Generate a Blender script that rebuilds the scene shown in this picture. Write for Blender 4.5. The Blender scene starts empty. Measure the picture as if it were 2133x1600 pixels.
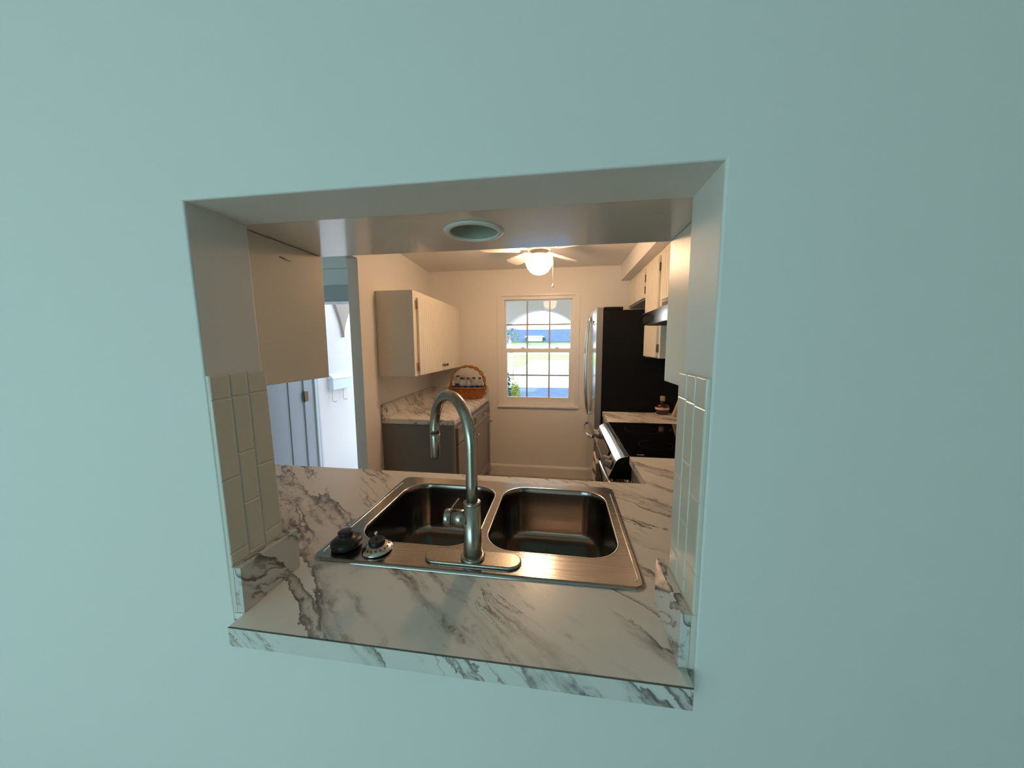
import bpy, bmesh, math, random
from math import sin, cos, pi, radians, sqrt, atan2
from mathutils import Vector, Matrix
random.seed(7)
SC = bpy.context.scene
COL = SC.collection
FL = 0.03            # floor level
HF = -0.30           # entry hall, a step down
ZC = 0.914           # worktop level

# ------------------------------------------------------------------ helpers
def box(bm, x0, x1, y0, y1, z0, z1, mi=0):
    v = [bm.verts.new(p) for p in ((x0,y0,z0),(x1,y0,z0),(x1,y1,z0),(x0,y1,z0),(x0,y0,z1),(x1,y0,z1),(x1,y1,z1),(x0,y1,z1))]
    fs = []
    for f in ((3,2,1,0),(4,5,6,7),(0,1,5,4),(1,2,6,5),(2,3,7,6),(3,0,4,7)):
        a = bm.faces.new([v[i] for i in f]); a.material_index = mi; fs.append(a)
    return v, fs

def bbox(bm, x0, x1, y0, y1, z0, z1, b=0.003, seg=2, mi=0):
    """bevelled box"""
    t = bmesh.new(); box(t, x0, x1, y0, y1, z0, z1)
    bmesh.ops.bevel(t, geom=t.edges[:], offset=b, segments=seg, profile=0.5, affect='EDGES')
    merge(bm, t, mi)

def merge(bm, t, mi=None, M=None):
    vm = {}
    for v in t.verts:
        vm[v] = bm.verts.new(M @ v.co if M else v.co)
    for f in t.faces:
        try:
            g = bm.faces.new([vm[v] for v in f.verts])
            g.material_index = f.material_index if mi is None else mi
            g.smooth = f.smooth
        except ValueError:
            pass
    t.free()

def prism(bm, poly, axis, a, b, mi=0):
    """poly: 2D points; axis: extrusion axis. x: (y,z)  y: (x,z)  z: (x,y)"""
    def P(p, t):
        return {'x': (t, p[0], p[1]), 'y': (p[0], t, p[1]), 'z': (p[0], p[1], t)}[axis]
    A = [bm.verts.new(P(p, a)) for p in poly]; B = [bm.verts.new(P(p, b)) for p in poly]
    n = len(poly); fs = [bm.faces.new(A), bm.faces.new(B)]
    for i in range(n):
        fs.append(bm.faces.new((A[i], A[(i+1) % n], B[(i+1) % n], B[i])))
    for f in fs: f.material_index = mi
    return fs

def lathe(bm, prof, M=None, seg=32, mi=0, smooth=True, cap=True):
    """prof: list of (r,z) about local z; M: matrix"""
    M = M or Matrix.Identity(4)
    rings = []
    for r, z in prof:
        if r < 1e-6: rings.append([bm.verts.new(M @ Vector((0, 0, z)))])
        else: rings.append([bm.verts.new(M @ Vector((r*cos(2*pi*i/seg), r*sin(2*pi*i/seg), z))) for i in range(seg)])
    for a, b in zip(rings, rings[1:]):
        for i in range(seg):
            j = (i+1) % seg
            if len(a) == 1 and len(b) == 1: continue
            if len(a) == 1: f = bm.faces.new((a[0], b[j], b[i]))
            elif len(b) == 1: f = bm.faces.new((a[i], a[j], b[0]))
            else: f = bm.faces.new((a[i], a[j], b[j], b[i]))
            f.smooth = smooth; f.material_index = mi
    if cap:
        for rg in (rings[0], rings[-1]):
            if len(rg) > 2:
                f = bm.faces.new(rg); f.material_index = mi

def tube(bm, pts, r, seg=14, mi=0, closed=False, cap=True, smooth=True):
    pts = [Vector(p) for p in pts]; n = len(pts)
    rr = r if isinstance(r, (list, tuple)) else [r]*n
    def tan(i):
        if closed: return (pts[(i+1) % n]-pts[i-1]).normalized()
        return (pts[min(i+1, n-1)]-pts[max(i-1, 0)]).normalized()
    t0 = tan(0); up = Vector((0, 0, 1)) if abs(t0.z) < .9 else Vector((1, 0, 0))
    u = t0.cross(up).normalized(); rings = []
    for i in range(n):
        t = tan(i); u = (u-t*u.dot(t)).normalized(); w = t.cross(u)
        rings.append([bm.verts.new(pts[i]+rr[i]*(cos(2*pi*k/seg)*u+sin(2*pi*k/seg)*w)) for k in range(seg)])
    for i in range(n if closed else n-1):
        a, b = rings[i], rings[(i+1) % n]
        for k in range(seg):
            f = bm.faces.new((a[k], a[(k+1) % seg], b[(k+1) % seg], b[k])); f.smooth = smooth; f.material_index = mi
    if cap and not closed:
        bm.faces.new(rings[0]).material_index = mi; bm.faces.new(rings[-1]).material_index = mi

def rrect(x0, x1, y0, y1, r, n=8):
    out = []
    for cx, cy, a0 in ((x1-r, y0+r, -pi/2), (x1-r, y1-r, 0), (x0+r, y1-r, pi/2), (x0+r, y0+r, pi)):
        for i in range(n+1):
            a = a0+i*pi/2/n; out.append((cx+r*cos(a), cy+r*sin(a)))
    return out

def loft(bm, loops, mi=0, smooth=True, capa=False, capb=False):
    R = [[bm.verts.new(p) for p in l] for l in loops]; n = len(R[0])
    for a, b in zip(R, R[1:]):
        for i in range(n):
            f = bm.faces.new((a[i], a[(i+1) % n], b[(i+1) % n], b[i])); f.smooth = smooth; f.material_index = mi
    if capa: bm.faces.new(R[0]).material_index = mi
    if capb: bm.faces.new(R[-1]).material_index = mi
    return R

def ray_poly(c, a, poly):
    dx, dy = cos(a), sin(a); best = None
    for i in range(len(poly)):
        x1, y1 = poly[i]; x2, y2 = poly[(i+1) % len(poly)]
        ex, ey = x2-x1, y2-y1; den = dx*ey-dy*ex
        if abs(den) < 1e-12: continue
        t = ((x1-c[0])*ey-(y1-c[1])*ex)/den; s = ((x1-c[0])*dy-(y1-c[1])*dx)/den
        if t > 1e-9 and -1e-9 <= s <= 1+1e-9 and (best is None or t < best): best = t
    return (c[0]+best*dx, c[1]+best*dy)

def ring_fill(bm, outer, inner, z, mi=0):
    """flat region between an outer polygon and an inner loop (both star-shaped about the inner centre)"""
    c = (sum(p[0] for p in inner)/len(inner), sum(p[1] for p in inner)/len(inner))
    ang = sorted(set([round(atan2(p[1]-c[1], p[0]-c[0]), 6) for p in inner]+[round(atan2(p[1]-c[1], p[0]-c[0]), 6) for p in outer]))
    I = [bm.verts.new((*ray_poly(c, a, inner), z)) for a in ang]; O = [bm.verts.new((*ray_poly(c, a, outer), z)) for a in ang]
    n = len(ang)
    for i in range(n):
        f = bm.faces.new((I[i], O[i], O[(i+1) % n], I[(i+1) % n])); f.material_index = mi

def origin_of(o):
    v = Vector((0, 0, 0))
    while o is not None:
        v += o.location; o = o.parent
    return v

def obj(name, bm, mats, parent=None, bevel=None, recalc=True):
    if recalc: bmesh.ops.recalc_face_normals(bm, faces=bm.faces[:])
    if parent is None:
        xs = [v.co.x for v in bm.verts]; ys = [v.co.y for v in bm.verts]; zs = [v.co.z for v in bm.verts]
        o0 = Vector(((min(xs)+max(xs))/2, (min(ys)+max(ys))/2, min(zs)))
    else:
        o0 = origin_of(parent)
    bmesh.ops.translate(bm, verts=bm.verts[:], vec=-o0)
    me = bpy.data.meshes.new(name); bm.to_mesh(me); bm.free()
    for m in (mats if isinstance(mats, (list, tuple)) else [mats]): me.materials.append(m)
    o = bpy.data.objects.new(name, me); COL.objects.link(o)
    if parent is None: o.location = o0
    else: o.parent = parent
    if bevel:
        b = o.modifiers.new('edge', 'BEVEL'); b.width = bevel; b.segments = 2; b.limit_method = 'ANGLE'; b.angle_limit = radians(40)
    return o

def tag(o, label, cat, group=None, kind=None):
    o['label'] = label; o['category'] = cat
    if group: o['group'] = group
    if kind: o['kind'] = kind
    return o

def thing(name, loc, label, cat, group=None):
    o = bpy.data.objects.new(name, None); o.empty_display_size = .05; COL.objects.link(o); o.location = loc
    return tag(o, label, cat, group)

def struct(name, bm, mats, label, cat='structure', **k):
    o = obj(name, bm, mats, **k); tag(o, label, cat, kind='structure'); return o

NB = bmesh.new

# ------------------------------------------------------------------ materials
def nt(name):
    m = bpy.data.materials.new(name); m.use_nodes = True
    t = m.node_tree; p = t.nodes['Principled BSDF']; return m, t, p

def mat(name, col, rough=.5, metal=0, bump=0, bscale=60, spec=None, coat=0, var=0, vscale=6, trans=0, ior=1.45):
    m, t, p = nt(name)
    p.inputs['Base Color'].default_value = (*col, 1); p.inputs['Roughness'].default_value = rough; p.inputs['Metallic'].default_value = metal
    if spec is not None: p.inputs['Specular IOR Level'].default_value = spec
    if coat: p.inputs['Coat Weight'].default_value = coat; p.inputs['Coat Roughness'].default_value = .1
    if trans: p.inputs['Transmission Weight'].default_value = trans; p.inputs['IOR'].default_value = ior
    tc = t.nodes.new('ShaderNodeTexCoord')
    if var:
        n = t.nodes.new('ShaderNodeTexNoise'); n.inputs['Scale'].default_value = vscale; n.inputs['Detail'].default_value = 5
        t.links.new(tc.outputs['Object'], n.inputs['Vector'])
        r = t.nodes.new('ShaderNodeValToRGB'); r.color_ramp.elements[0].position = .3; r.color_ramp.elements[1].position = .7
        r.color_ramp.elements[0].color = (*[c*(1-var) for c in col], 1); r.color_ramp.elements[1].color = (*[min(1, c*(1+var)) for c in col], 1)
        t.links.new(n.outputs['Fac'], r.inputs['Fac']); t.links.new(r.outputs['Color'], p.inputs['Base Color'])
    if bump:
        n = t.nodes.new('ShaderNodeTexNoise'); n.inputs['Scale'].default_value = bscale; n.inputs['Detail'].default_value = 4
        t.links.new(tc.outputs['Object'], n.inputs['Vector'])
        b = t.nodes.new('ShaderNodeBump'); b.inputs['Strength'].default_value = bump; b.inputs['Distance'].default_value = .004
        t.links.new(n.outputs['Fac'], b.inputs['Height']); t.links.new(b.outputs['Normal'], p.inputs['Normal'])
    return m

def brushed(name, col, rough=.3, scale=(4, 4, 400), amt=.06):
    m, t, p = nt(name); p.inputs['Metallic'].default_value = 1; p.inputs['Base Color'].default_value = (*col, 1)
    tc = t.nodes.new('ShaderNodeTexCoord'); mp = t.nodes.new('ShaderNodeMapping'); mp.inputs['Scale'].default_value = scale
    n = t.nodes.new('ShaderNodeTexNoise'); n.inputs['Scale'].default_value = 1; n.inputs['Detail'].default_value = 3
    t.links.new(tc.outputs['Object'], mp.inputs['Vector']); t.links.new(mp.outputs['Vector'], n.inputs['Vector'])
    mr = t.nodes.new('ShaderNodeMapRange'); mr.inputs['To Min'].default_value = rough-amt/2; mr.inputs['To Max'].default_value = rough+amt/2; n.inputs['Detail'].default_value = 1
    t.links.new(n.outputs['Fac'], mr.inputs['Value']); t.links.new(mr.outputs['Result'], p.inputs['Roughness'])
    b = t.nodes.new('ShaderNodeBump'); b.inputs['Strength'].default_value = .012; b.inputs['Distance'].default_value = .0004
    t.links.new(n.outputs['Fac'], b.inputs['Height']); t.links.new(b.outputs['Normal'], p.inputs['Normal'])
    return m

def emis(name, col, s):
    m = bpy.data.materials.new(name); m.use_nodes = True; t = m.node_tree; t.nodes.clear()
    e = t.nodes.new('ShaderNodeEmission'); e.inputs['Color'].default_value = (*col, 1); e.inputs['Strength'].default_value = s
    o = t.nodes.new('ShaderNodeOutputMaterial'); t.links.new(e.outputs[0], o.inputs[0]); return m

def pane_mat(name, tint=(.97, .985, .98), gl=.06):
    m = bpy.data.materials.new(name); m.use_nodes = True; t = m.node_tree; t.nodes.clear()
    a = t.nodes.new('ShaderNodeBsdfTransparent'); a.inputs['Color'].default_value = (*tint, 1)
    g = t.nodes.new('ShaderNodeBsdfGlossy'); g.inputs['Roughness'].default_value = .02
    x = t.nodes.new('ShaderNodeMixShader'); x.inputs['Fac'].default_value = gl
    o = t.nodes.new('ShaderNodeOutputMaterial'); t.links.new(a.outputs[0], x.inputs[1]); t.links.new(g.outputs[0], x.inputs[2]); t.links.new(x.outputs[0], o.inputs[0]); return m

def marble(name, ang=-40, off=(0, 0, 0), base=(.80, .775, .735), tilt=None):
    """pale laminate with streaky taupe-grey veins running along one diagonal"""
    m, t, p = nt(name); N = t.nodes; L = t.links
    p.inputs['Roughness'].default_value = .28; p.inputs['Specular IOR Level'].default_value = .35
    tc = N.new('ShaderNodeTexCoord')
    mp = N.new('ShaderNodeMapping'); mp.vector_type = 'POINT'
    mp.inputs['Rotation'].default_value = (tilt or (0, 0, radians(-ang))); mp.inputs['Location'].default_value = off
    L.new(tc.outputs['Object'], mp.inputs['Vector'])
    # warp
    w = N.new('ShaderNodeTexNoise'); w.inputs['Scale'].default_value = 9; w.inputs['Detail'].default_value = 6; w.inputs['Roughness'].default_value = .6
    L.new(mp.outputs['Vector'], w.inputs['Vector'])
    ws = N.new('ShaderNodeVectorMath'); ws.operation = 'SCALE'; ws.inputs['Scale'].default_value = .055
    sub = N.new('ShaderNodeVectorMath'); sub.operation = 'SUBTRACT'; sub.inputs[1].default_value = (.5, .5, .5)
    L.new(w.outputs['Color'], sub.inputs[0]); L.new(sub.outputs[0], ws.inputs[0])
    add = N.new('ShaderNodeVectorMath'); add.operation = 'ADD'; L.new(mp.outputs['Vector'], add.inputs[0]); L.new(ws.outputs[0], add.inputs[1])
    def math(op, a, b=None, k=None):
        x = N.new('ShaderNodeMath'); x.operation = op; L.new(a, x.inputs[0])
        if b is not None: L.new(b, x.inputs[1])
        if k is not None: x.inputs[1].default_value = k
        return x.outputs[0]
    def mrange(v, a, b, c=0, d_=1):
        x = N.new('ShaderNodeMapRange'); x.interpolation_type = 'SMOOTHSTEP'; L.new(v, x.inputs['Value'])
        for n_, q in zip(('From Min', 'From Max', 'To Min', 'To Max'), (a, b, c, d_)): x.inputs[n_].default_value = q
        return x.outputs['Result']
    def field(sx_, sy_, seedoff, detail, rough=.5):
        s_ = N.new('ShaderNodeMapping'); s_.inputs['Scale'].default_value = (sx_, sy_, sy_); s_.inputs['Location'].default_value = seedoff
        L.new(add.outputs[0], s_.inputs['Vector'])
        n = N.new('ShaderNodeTexNoise'); n.inputs['Scale'].default_value = 1; n.inputs['Detail'].default_value = detail; n.inputs['Roughness'].default_value = rough
        L.new(s_.outputs['Vector'], n.inputs['Vector']); return n.outputs['Fac']
    def onesided(f, hard, soft):
        t_ = math('SUBTRACT', f, k=.5)
        return math('MULTIPLY', mrange(t_, -hard, 0), mrange(t_, 0, soft, 1, 0)), math('MULTIPLY', mrange(t_, -hard, 0), mrange(t_, 0, hard*2.2, 1, 0))
    def blot(scale, sy, lo, hi, off2):
        s = N.new('ShaderNodeMapping'); s.inputs['Scale'].default_value = (scale, scale*sy, scale*sy); s.inputs['Location'].default_value = off2
        L.new(add.outputs[0], s.inputs['Vector'])
        n = N.new('ShaderNodeTexNoise'); n.inputs['Scale'].default_value = 1; n.inputs['Detail'].default_value = 4
        L.new(s.outputs['Vector'], n.inputs['Vector'])
        c = N.new('ShaderNodeMapRange'); c.inputs['From Min'].default_value = lo; c.inputs['From Max'].default_value = hi; c.interpolation_type = 'SMOOTHSTEP'
        L.new(n.outputs['Fac'], c.inputs['Value']); return c.outputs['Result']
    def mul(a, b, k=1):
        x = N.new('ShaderNodeMath'); x.operation = 'MULTIPLY'; L.new(a, x.inputs[0])
        if b is None: x.inputs[1].default_value = k
        else: L.new(b, x.inputs[1])
        return x.outputs[0]
    def mix(fac, ca, cb):
        x = N.new('ShaderNodeMix'); x.data_type = 'RGBA'; L.new(fac, x.inputs['Factor'])
        if isinstance(ca, tuple): x.inputs[6].default_value = (*ca, 1)
        else: L.new(ca, x.inputs[6])
        x.inputs[7].default_value = (*cb, 1); return x.outputs[2]
    f1 = field(1.0, 9.5, (0, 0, 0), 4, .5); f2 = field(1.6, 17, (4.3, 2.2, 9), 5, .55)
    z1 = mrange(field(1.1, 3.4, (3.1, 1.7, .4), 2), .43, .55); z2 = mrange(field(1.6, 4.2, (7.7, 4.1, 2.2), 2), .45, .57)
    fl = mrange(field(22, 60, (2.2, 6.6, 1), 3), .50, .62)
    wide1, thin1 = onesided(f1, .012, .11); wide2, thin2 = onesided(f2, .010, .06)
    fib = mrange(field(3.2, 42, (5.5, 3.3, 7), 4, .6), .38, .62, .25, 1)
    fib2 = mrange(field(5, 60, (1.5, 8.3, 2), 4, .6), .40, .60, .15, 1)
    c = mix(math('MULTIPLY', mrange(field(1.3, 4.5, (1.2, 8.8, .3), 3), .48, .72), k=.30), base, (.60, .57, .54))
    c = mix(math('MULTIPLY', math('MULTIPLY', math('MULTIPLY', wide1, z1), fib), k=.85), c, (.30, .265, .24))
    c = mix(math('MULTIPLY', math('MULTIPLY', math('MULTIPLY', wide2, z2), fib2), k=.80), c, (.30, .265, .24))
    c = mix(math('MULTIPLY', math('MULTIPLY', thin1, z1), k=.70), c, (.10, .08, .07))
    c = mix(math('MULTIPLY', math('MULTIPLY', math('MULTIPLY', wide1, z1), fl), k=.75), c, (.12, .095, .085))
    c = mix(math('MULTIPLY', math('MULTIPLY', thin2, z2), k=.75), c, (.13, .105, .095))
    L.new(c, p.inputs['Base Color'])
    return m

WHITE = (.80, .79, .765)
M_wall = mat('painted_wall', WHITE, .62, bump=.10, bscale=220)
M_wallfront = mat('painted_wall_smooth', (.80, .795, .775), .55, bump=.06, bscale=120)
M_living = mat('living_wall_paint', (.50, .50, .48), .7)
M_ceil = mat('ceiling_paint', (.78, .77, .74), .8, bump=.15, bscale=180)
M_trim = mat('trim_paint', (.80, .79, .77), .35)
M_vinyl = mat('window_vinyl', (.82, .81, .79), .4)
M_cab = mat('cabinet_white_paint', (.76, .71, .61), .38, bump=.03, bscale=40)
M_cabgrey = mat('cabinet_grey_paint', (.27, .255, .245), .42)
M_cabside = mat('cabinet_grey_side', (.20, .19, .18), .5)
M_marble = marble('marble_laminate')
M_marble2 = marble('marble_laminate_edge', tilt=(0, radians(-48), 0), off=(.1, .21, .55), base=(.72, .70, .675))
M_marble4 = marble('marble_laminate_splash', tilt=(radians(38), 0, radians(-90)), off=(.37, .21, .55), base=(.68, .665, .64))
M_marble3 = marble('marble_laminate_far', ang=-52, off=(2.3, 1.1, 0))
M_basin = brushed('basin_steel', (.29, .27, .25), .19, (120, 120, 3), .03)
M_nickel = brushed('brushed_nickel', (.44, .42, .37), .27, (300, 300, 3), .03)
M_nickdark = mat('dark_gap', (.02, .02, .02), .5)
M_appl = brushed('appliance_steel', (.66, .66, .65), .14, (3, 3, 250), .03)
def grooved(name, col, rough, scale, strength):
    m = brushed(name, col, rough, scale, .02)
    for n in m.node_tree.nodes:
        if n.type == 'BUMP': n.inputs['Strength'].default_value = strength; n.inputs['Distance'].default_value = .002
    return m
M_fridge = grooved('fridge_steel', (.66, .66, .65), .10, (3, 420, 3), .22)
M_steel = grooved('brushed_steel', (.43, .415, .40), .13, (3, 420, 3), .16)
M_trimsteel = grooved('range_trim_steel', (.66, .66, .65), .10, (420, 3, 3), .55)
M_applside = mat('appliance_side_black', (.006, .006, .006), .55, spec=.12)
M_edge = mat('door_edge_grey', (.23, .22, .21), .45, metal=.3)
M_black = mat('black_rubber', (.012, .012, .014), .38)
M_blackgl = mat('black_ceramic_glass', (.004, .004, .005), .06, spec=.35)
M_chrome = mat('polished_chrome', (.70, .68, .65), .20, metal=1)
M_brass = mat('hinge_antique', (.16, .12, .07), .45, metal=.8)
M_hinge = mat('hinge_painted', (.42, .34, .24), .5)
M_tile = mat('glazed_tile', (.73, .685, .60), .26, bump=.02, bscale=20)
M_grout0 = mat('grout', (.44, .41, .35), .9)
M_floor = mat('floor_tile', (.42, .34, .25), .4, var=.1, vscale=3)
M_floor2 = mat('living_floor', (.36, .31, .26), .5, var=.12, vscale=4)
M_door = mat('door_paint', (.50, .515, .54), .4)
M_stucco = mat('stucco', (.80, .74, .69), .9, bump=.3, bscale=90)
M_stucco2 = mat('arch_stucco', (.86, .80, .70), .9, bump=.3, bscale=90)
M_concrete = mat('concrete', (.72, .71, .69), .9, var=.06, vscale=.8)
M_grass = mat('grass', (.24, .42, .10), .9, var=.35, vscale=2)
M_shingle = mat('roof_shingle', (.05, .085, .14), .85, var=.12, vscale=1.5)
M_housewall = mat('house_wall', (.80, .79, .77), .8)
M_glassdark = mat('house_glass', (.35, .55, .62), .15)
M_leafd = mat('leaf_dark', (.05, .13, .08), .6, var=.4, vscale=9)
M_leafy = mat('leaf_yellow', (.50, .52, .08), .6, var=.35, vscale=14)
M_leaft = mat('leaf_tree', (.09, .15, .16), .6, var=.35, vscale=5)
M_bark = mat('bark', (.26, .23, .21), .9, bump=.5, bscale=40)
M_wicker = mat('wicker', (.36, .115, .03), .55, var=.5, vscale=60)
M_wickerd = mat('wicker_rim', (.36, .16, .05), .55, var=.45, vscale=70)
M_pet = mat('clear_bottle', (.72, .80, .84), .12, trans=.75, ior=1.2)
M_blue = mat('blue_label', (.03, .07, .20), .4)
M_amber = mat('amber_liquor', (.045, .004, .002), .1, coat=.4)
M_paper = mat('paper_label', (.62, .46, .38), .6)
M_cork = mat('cork', (.45, .33, .17), .7, var=.2, vscale=90)
M_wood = mat('pale_wood_sign', (.60, .42, .28), .6, var=.1, vscale=20)
M_ink = mat('dark_ink', (.03, .02, .015), .6)
M_fan = mat('fan_white', (.80, .78, .74), .35)
M_globe = emis('lit_globe', (1.0, .625, .355), 86)
M_can = mat('can_reflector', (.46, .49, .42), .3)
M_bulb = mat('bulb_glass', (.85, .85, .82), .1)
M_glass = pane_mat('window_glass', gl=.004)
M_mark = mat('pale_print', (.75, .75, .76), .5)
M_towel1 = mat('towel_cream', (.70, .60, .46), .9, bump=.4, bscale=300)
M_towel2 = mat('towel_dark', (.07, .06, .05), .9, bump=.4, bscale=300)
M_mail = mat('mailbox_white', (.74, .80, .86), .4)
M_wire = mat('hook_wire', (.62, .60, .62), .4, metal=.5)
M_nail = mat('rusty_nail', (.10, .05, .02), .6, metal=.4)
M_disp = mat('display_glass', (.03, .02, .018), .1)

# ------------------------------------------------------------------ room shell
XL, XR, YF = -1.13, 1.19, 3.06      # kitchen left wall (near end), right wall, far wall
CEIL = 2.26
def lw(y): return -1.13 - .059*(y-1.6)     # inner face of the left wall, a little out of square

# the wall with the pass-through
def jl(z): return -.449 - .022*(z-1.0)
def jr(z): return .4484
WT = .128; ZT = 1.726
bm = NB()
out = [(-1.62, 0), (2.6, 0), (2.6, 2.75), (-1.62, 2.75)]
inn = [(jl(.874), .874), (jr(.874), .874), (jr(ZT), ZT), (jl(ZT), ZT)]
V = {}
for y in (0, WT):
    for i in range(4):
        V['o', y, i] = bm.verts.new((out[i][0], y, out[i][1])); V['i', y, i] = bm.verts.new((inn[i][0], y, inn[i][1]))
for i in range(4):
    j = (i+1) % 4
    for y in (0, WT): bm.faces.new((V['o', y, i], V['o', y, j], V['i', y, j], V['i', y, i]))
    for k in 'oi': bm.faces.new((V[k, 0, i], V[k, 0, j], V[k, WT, j], V[k, WT, i]))
inv = set(v for k, v in V.items() if k[0] == 'i')
ed = [e for e in bm.edges if e.verts[0] in inv and e.verts[1] in inv and abs(e.verts[0].co.y-e.verts[1].co.y) < 1e-6 and max(v.co.z for v in e.verts) > 1]
bmesh.ops.bevel(bm, geom=ed, offset=.004, segments=3, profile=.5, affect='EDGES')
struct('wall_front', bm, M_wallfront, 'white wall around the pass-through opening', 'wall')

# kitchen far wall with window and entry door openings
WX0, WX1, WZ0, WZ1 = -.425, .362, .845, 1.985
DX0, DX1, DZ1 = -2.83, -1.91, 2.0
bm = NB(); y0, y1 = YF, YF+.28
box(bm, -3.6, DX0, y0, y1, HF, 2.75); box(bm, DX0, DX1, y0, y1, DZ1, 2.75); box(bm, DX1, WX0, y0, y1, HF, 2.75)
box(bm, WX0, WX1, y0, y1, 0, WZ0); box(bm, WX0, WX1, y0, y1, WZ1, 2.75); box(bm, WX1, 2.6, y0, y1, 0, 2.75)
struct('wall_back', bm, M_wall, 'far kitchen wall with the window', 'wall')

# left kitchen wall: stub from y=1.6 to the far wall, with a header over the wide opening
bm = NB(); th = .078
prism(bm, [(lw(1.6), 1.6), (lw(YF), YF), (lw(YF)-th, YF), (lw(1.6)-th, 1.6)], 'z', FL, CEIL)
prism(bm, [(lw(1.6), 1.6), (lw(1.6)-th, 1.6), (lw(.128)-th, WT), (lw(.128), WT)], 'z', 2.045, CEIL)
struct('wall_left', bm, M_wall, 'left kitchen wall ending beside the entry', 'wall')
bm = NB(); box(bm, XR, XR+.12, WT, YF, FL, CEIL); struct('wall_right', bm, M_wall, 'right kitchen wall behind the range', 'wall')
bm = NB(); box(bm, -3.72, -3.6, -4.4, YF, HF, 2.75); struct('wall_hall', bm, M_wall, 'far left wall of the entry hall', 'wall')
# floors
bm = NB(); box(bm, -1.36, XR+.12, 0, YF+.28, FL-.4, FL); struct('floor', bm, M_floor, 'tan kitchen floor', 'floor')
bm = NB(); box(bm, -3.6, -1.36, 0, YF+.28, HF-.08, HF); struct('floor_hall', bm, M_floor2, 'sunken entry hall floor', 'floor')
bm = NB(); box(bm, -3.6, 2.6, -4.4, 0, FL-.4, FL); struct('floor_living', bm, M_floor2, 'living room floor in front of the pass-through', 'floor')
# ceilings
bm = NB(); box(bm, -1.3, XR+.12, WT, YF, CEIL, CEIL+.06); struct('ceiling', bm, M_ceil, 'kitchen ceiling', 'ceiling')
bm = NB(); box(bm, -3.6, -1.3, 0, YF, 2.55, 2.61); struct('ceiling_hall', bm, M_ceil, 'entry hall ceiling', 'ceiling')
bm = NB(); box(bm, -3.6, 2.6, -4.4, 0, 2.55, 2.61); struct('ceiling_living', bm, M_ceil, 'living room ceiling', 'ceiling')
# living room walls behind the camera, with a wide sliding window in the rear one, its tint added
LW0, LW1, LZ0, LZ1 = -3.4, -.3, .08, 2.08
M_tint = pane_mat('added_tint_glass', (.50, .66, .67), .04)  # tint added to turn the daylight through this window teal
bm = NB()
box(bm, -3.6, LW0, -4.52, -4.4, FL, 2.55); box(bm, LW1, 2.6, -4.52, -4.4, FL, 2.55); box(bm, LW0, LW1, -4.52, -4.4, FL, LZ0); box(bm, LW0, LW1, -4.52, -4.4, LZ1, 2.55)
struct('wall_living_rear', bm, M_living, 'living room rear wall with a wide sliding window', 'wall')
bm = NB(); box(bm, 2.45, 2.6, -4.4, 0, FL, 2.55); struct('wall_living_right', bm, M_living, 'right wall of the living room', 'wall')
w2 = thing('window_2', ((LW0+LW1)/2, -4.45, LZ0), 'wide tinted sliding window of the living room', 'window'); w2['kind'] = 'structure'
bm = NB()
for a, b in ((LW0, LW0+.06), (-1.88, -1.82), (LW1-.06, LW1)): box(bm, a, b, -4.48, -4.42, LZ0, LZ1)
for a, b in ((LZ0, LZ0+.06), (LZ1-.06, LZ1)): box(bm, LW0+.06, LW1-.06, -4.48, -4.42, a, b)
obj('window_frame', bm, M_vinyl, w2)
bm = NB(); box(bm, LW0+.06, LW1-.06, -4.455, -4.45, LZ0+.06, LZ1-.06); obj('pane', bm, M_tint, w2)

# bulkhead above the sink with a hole for the recessed lamp
SY0, SY1, SZ = WT, .425, 1.735
LCX, LCY = .008, .268
bm = NB()
circ = [(LCX+.060*cos(2*pi*i/40), LCY+.060*sin(2*pi*i/40)) for i in range(40)]
ring_fill(bm, [(-1.13, SY0), (XR, SY0), (XR, SY1), (-1.13, SY1)], circ, SZ)
for q in (((-1.13, SY1), (XR, SY1)), ((XR, SY0), (-1.13, SY0)), ((-1.13, SY0), (-1.13, SY1)), ((XR, SY1), (XR, SY0))):
    (a, b), (c, d) = q
    bm.faces.new([bm.verts.new(p) for p in ((a, b, SZ), (c, d, SZ), (c, d, CEIL), (a, b, CEIL))])
bm.faces.new([bm.verts.new(p) for p in ((-1.13, SY0, CEIL), (XR, SY0, CEIL), (XR, SY1, CEIL), (-1.13, SY1, CEIL))])
bmesh.ops.remove_doubles(bm, verts=bm.verts[:], dist=1e-5)
struct('trim_1', bm, mat('bulkhead_gloss', (.74, .73, .70), .28, spec=.9, coat=1), 'smooth painted bulkhead over the sink', 'bulkhead')
# soffit over the right cabinets
bm = NB(); box(bm, .80, XR, SY1, YF, 2.108, CEIL); struct('trim_2', bm, M_wall, 'boxed soffit above the right cabinets', 'soffit')
# baseboard
bm = NB(); prism(bm, [(YF, FL), (YF-.016, FL), (YF-.016, FL+.10), (YF-.008, FL+.118), (YF, FL+.122)], 'x', lw(YF)+.66, .52)
struct('baseboard_back', bm, M_trim, 'white baseboard under the window', 'baseboard')

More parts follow.
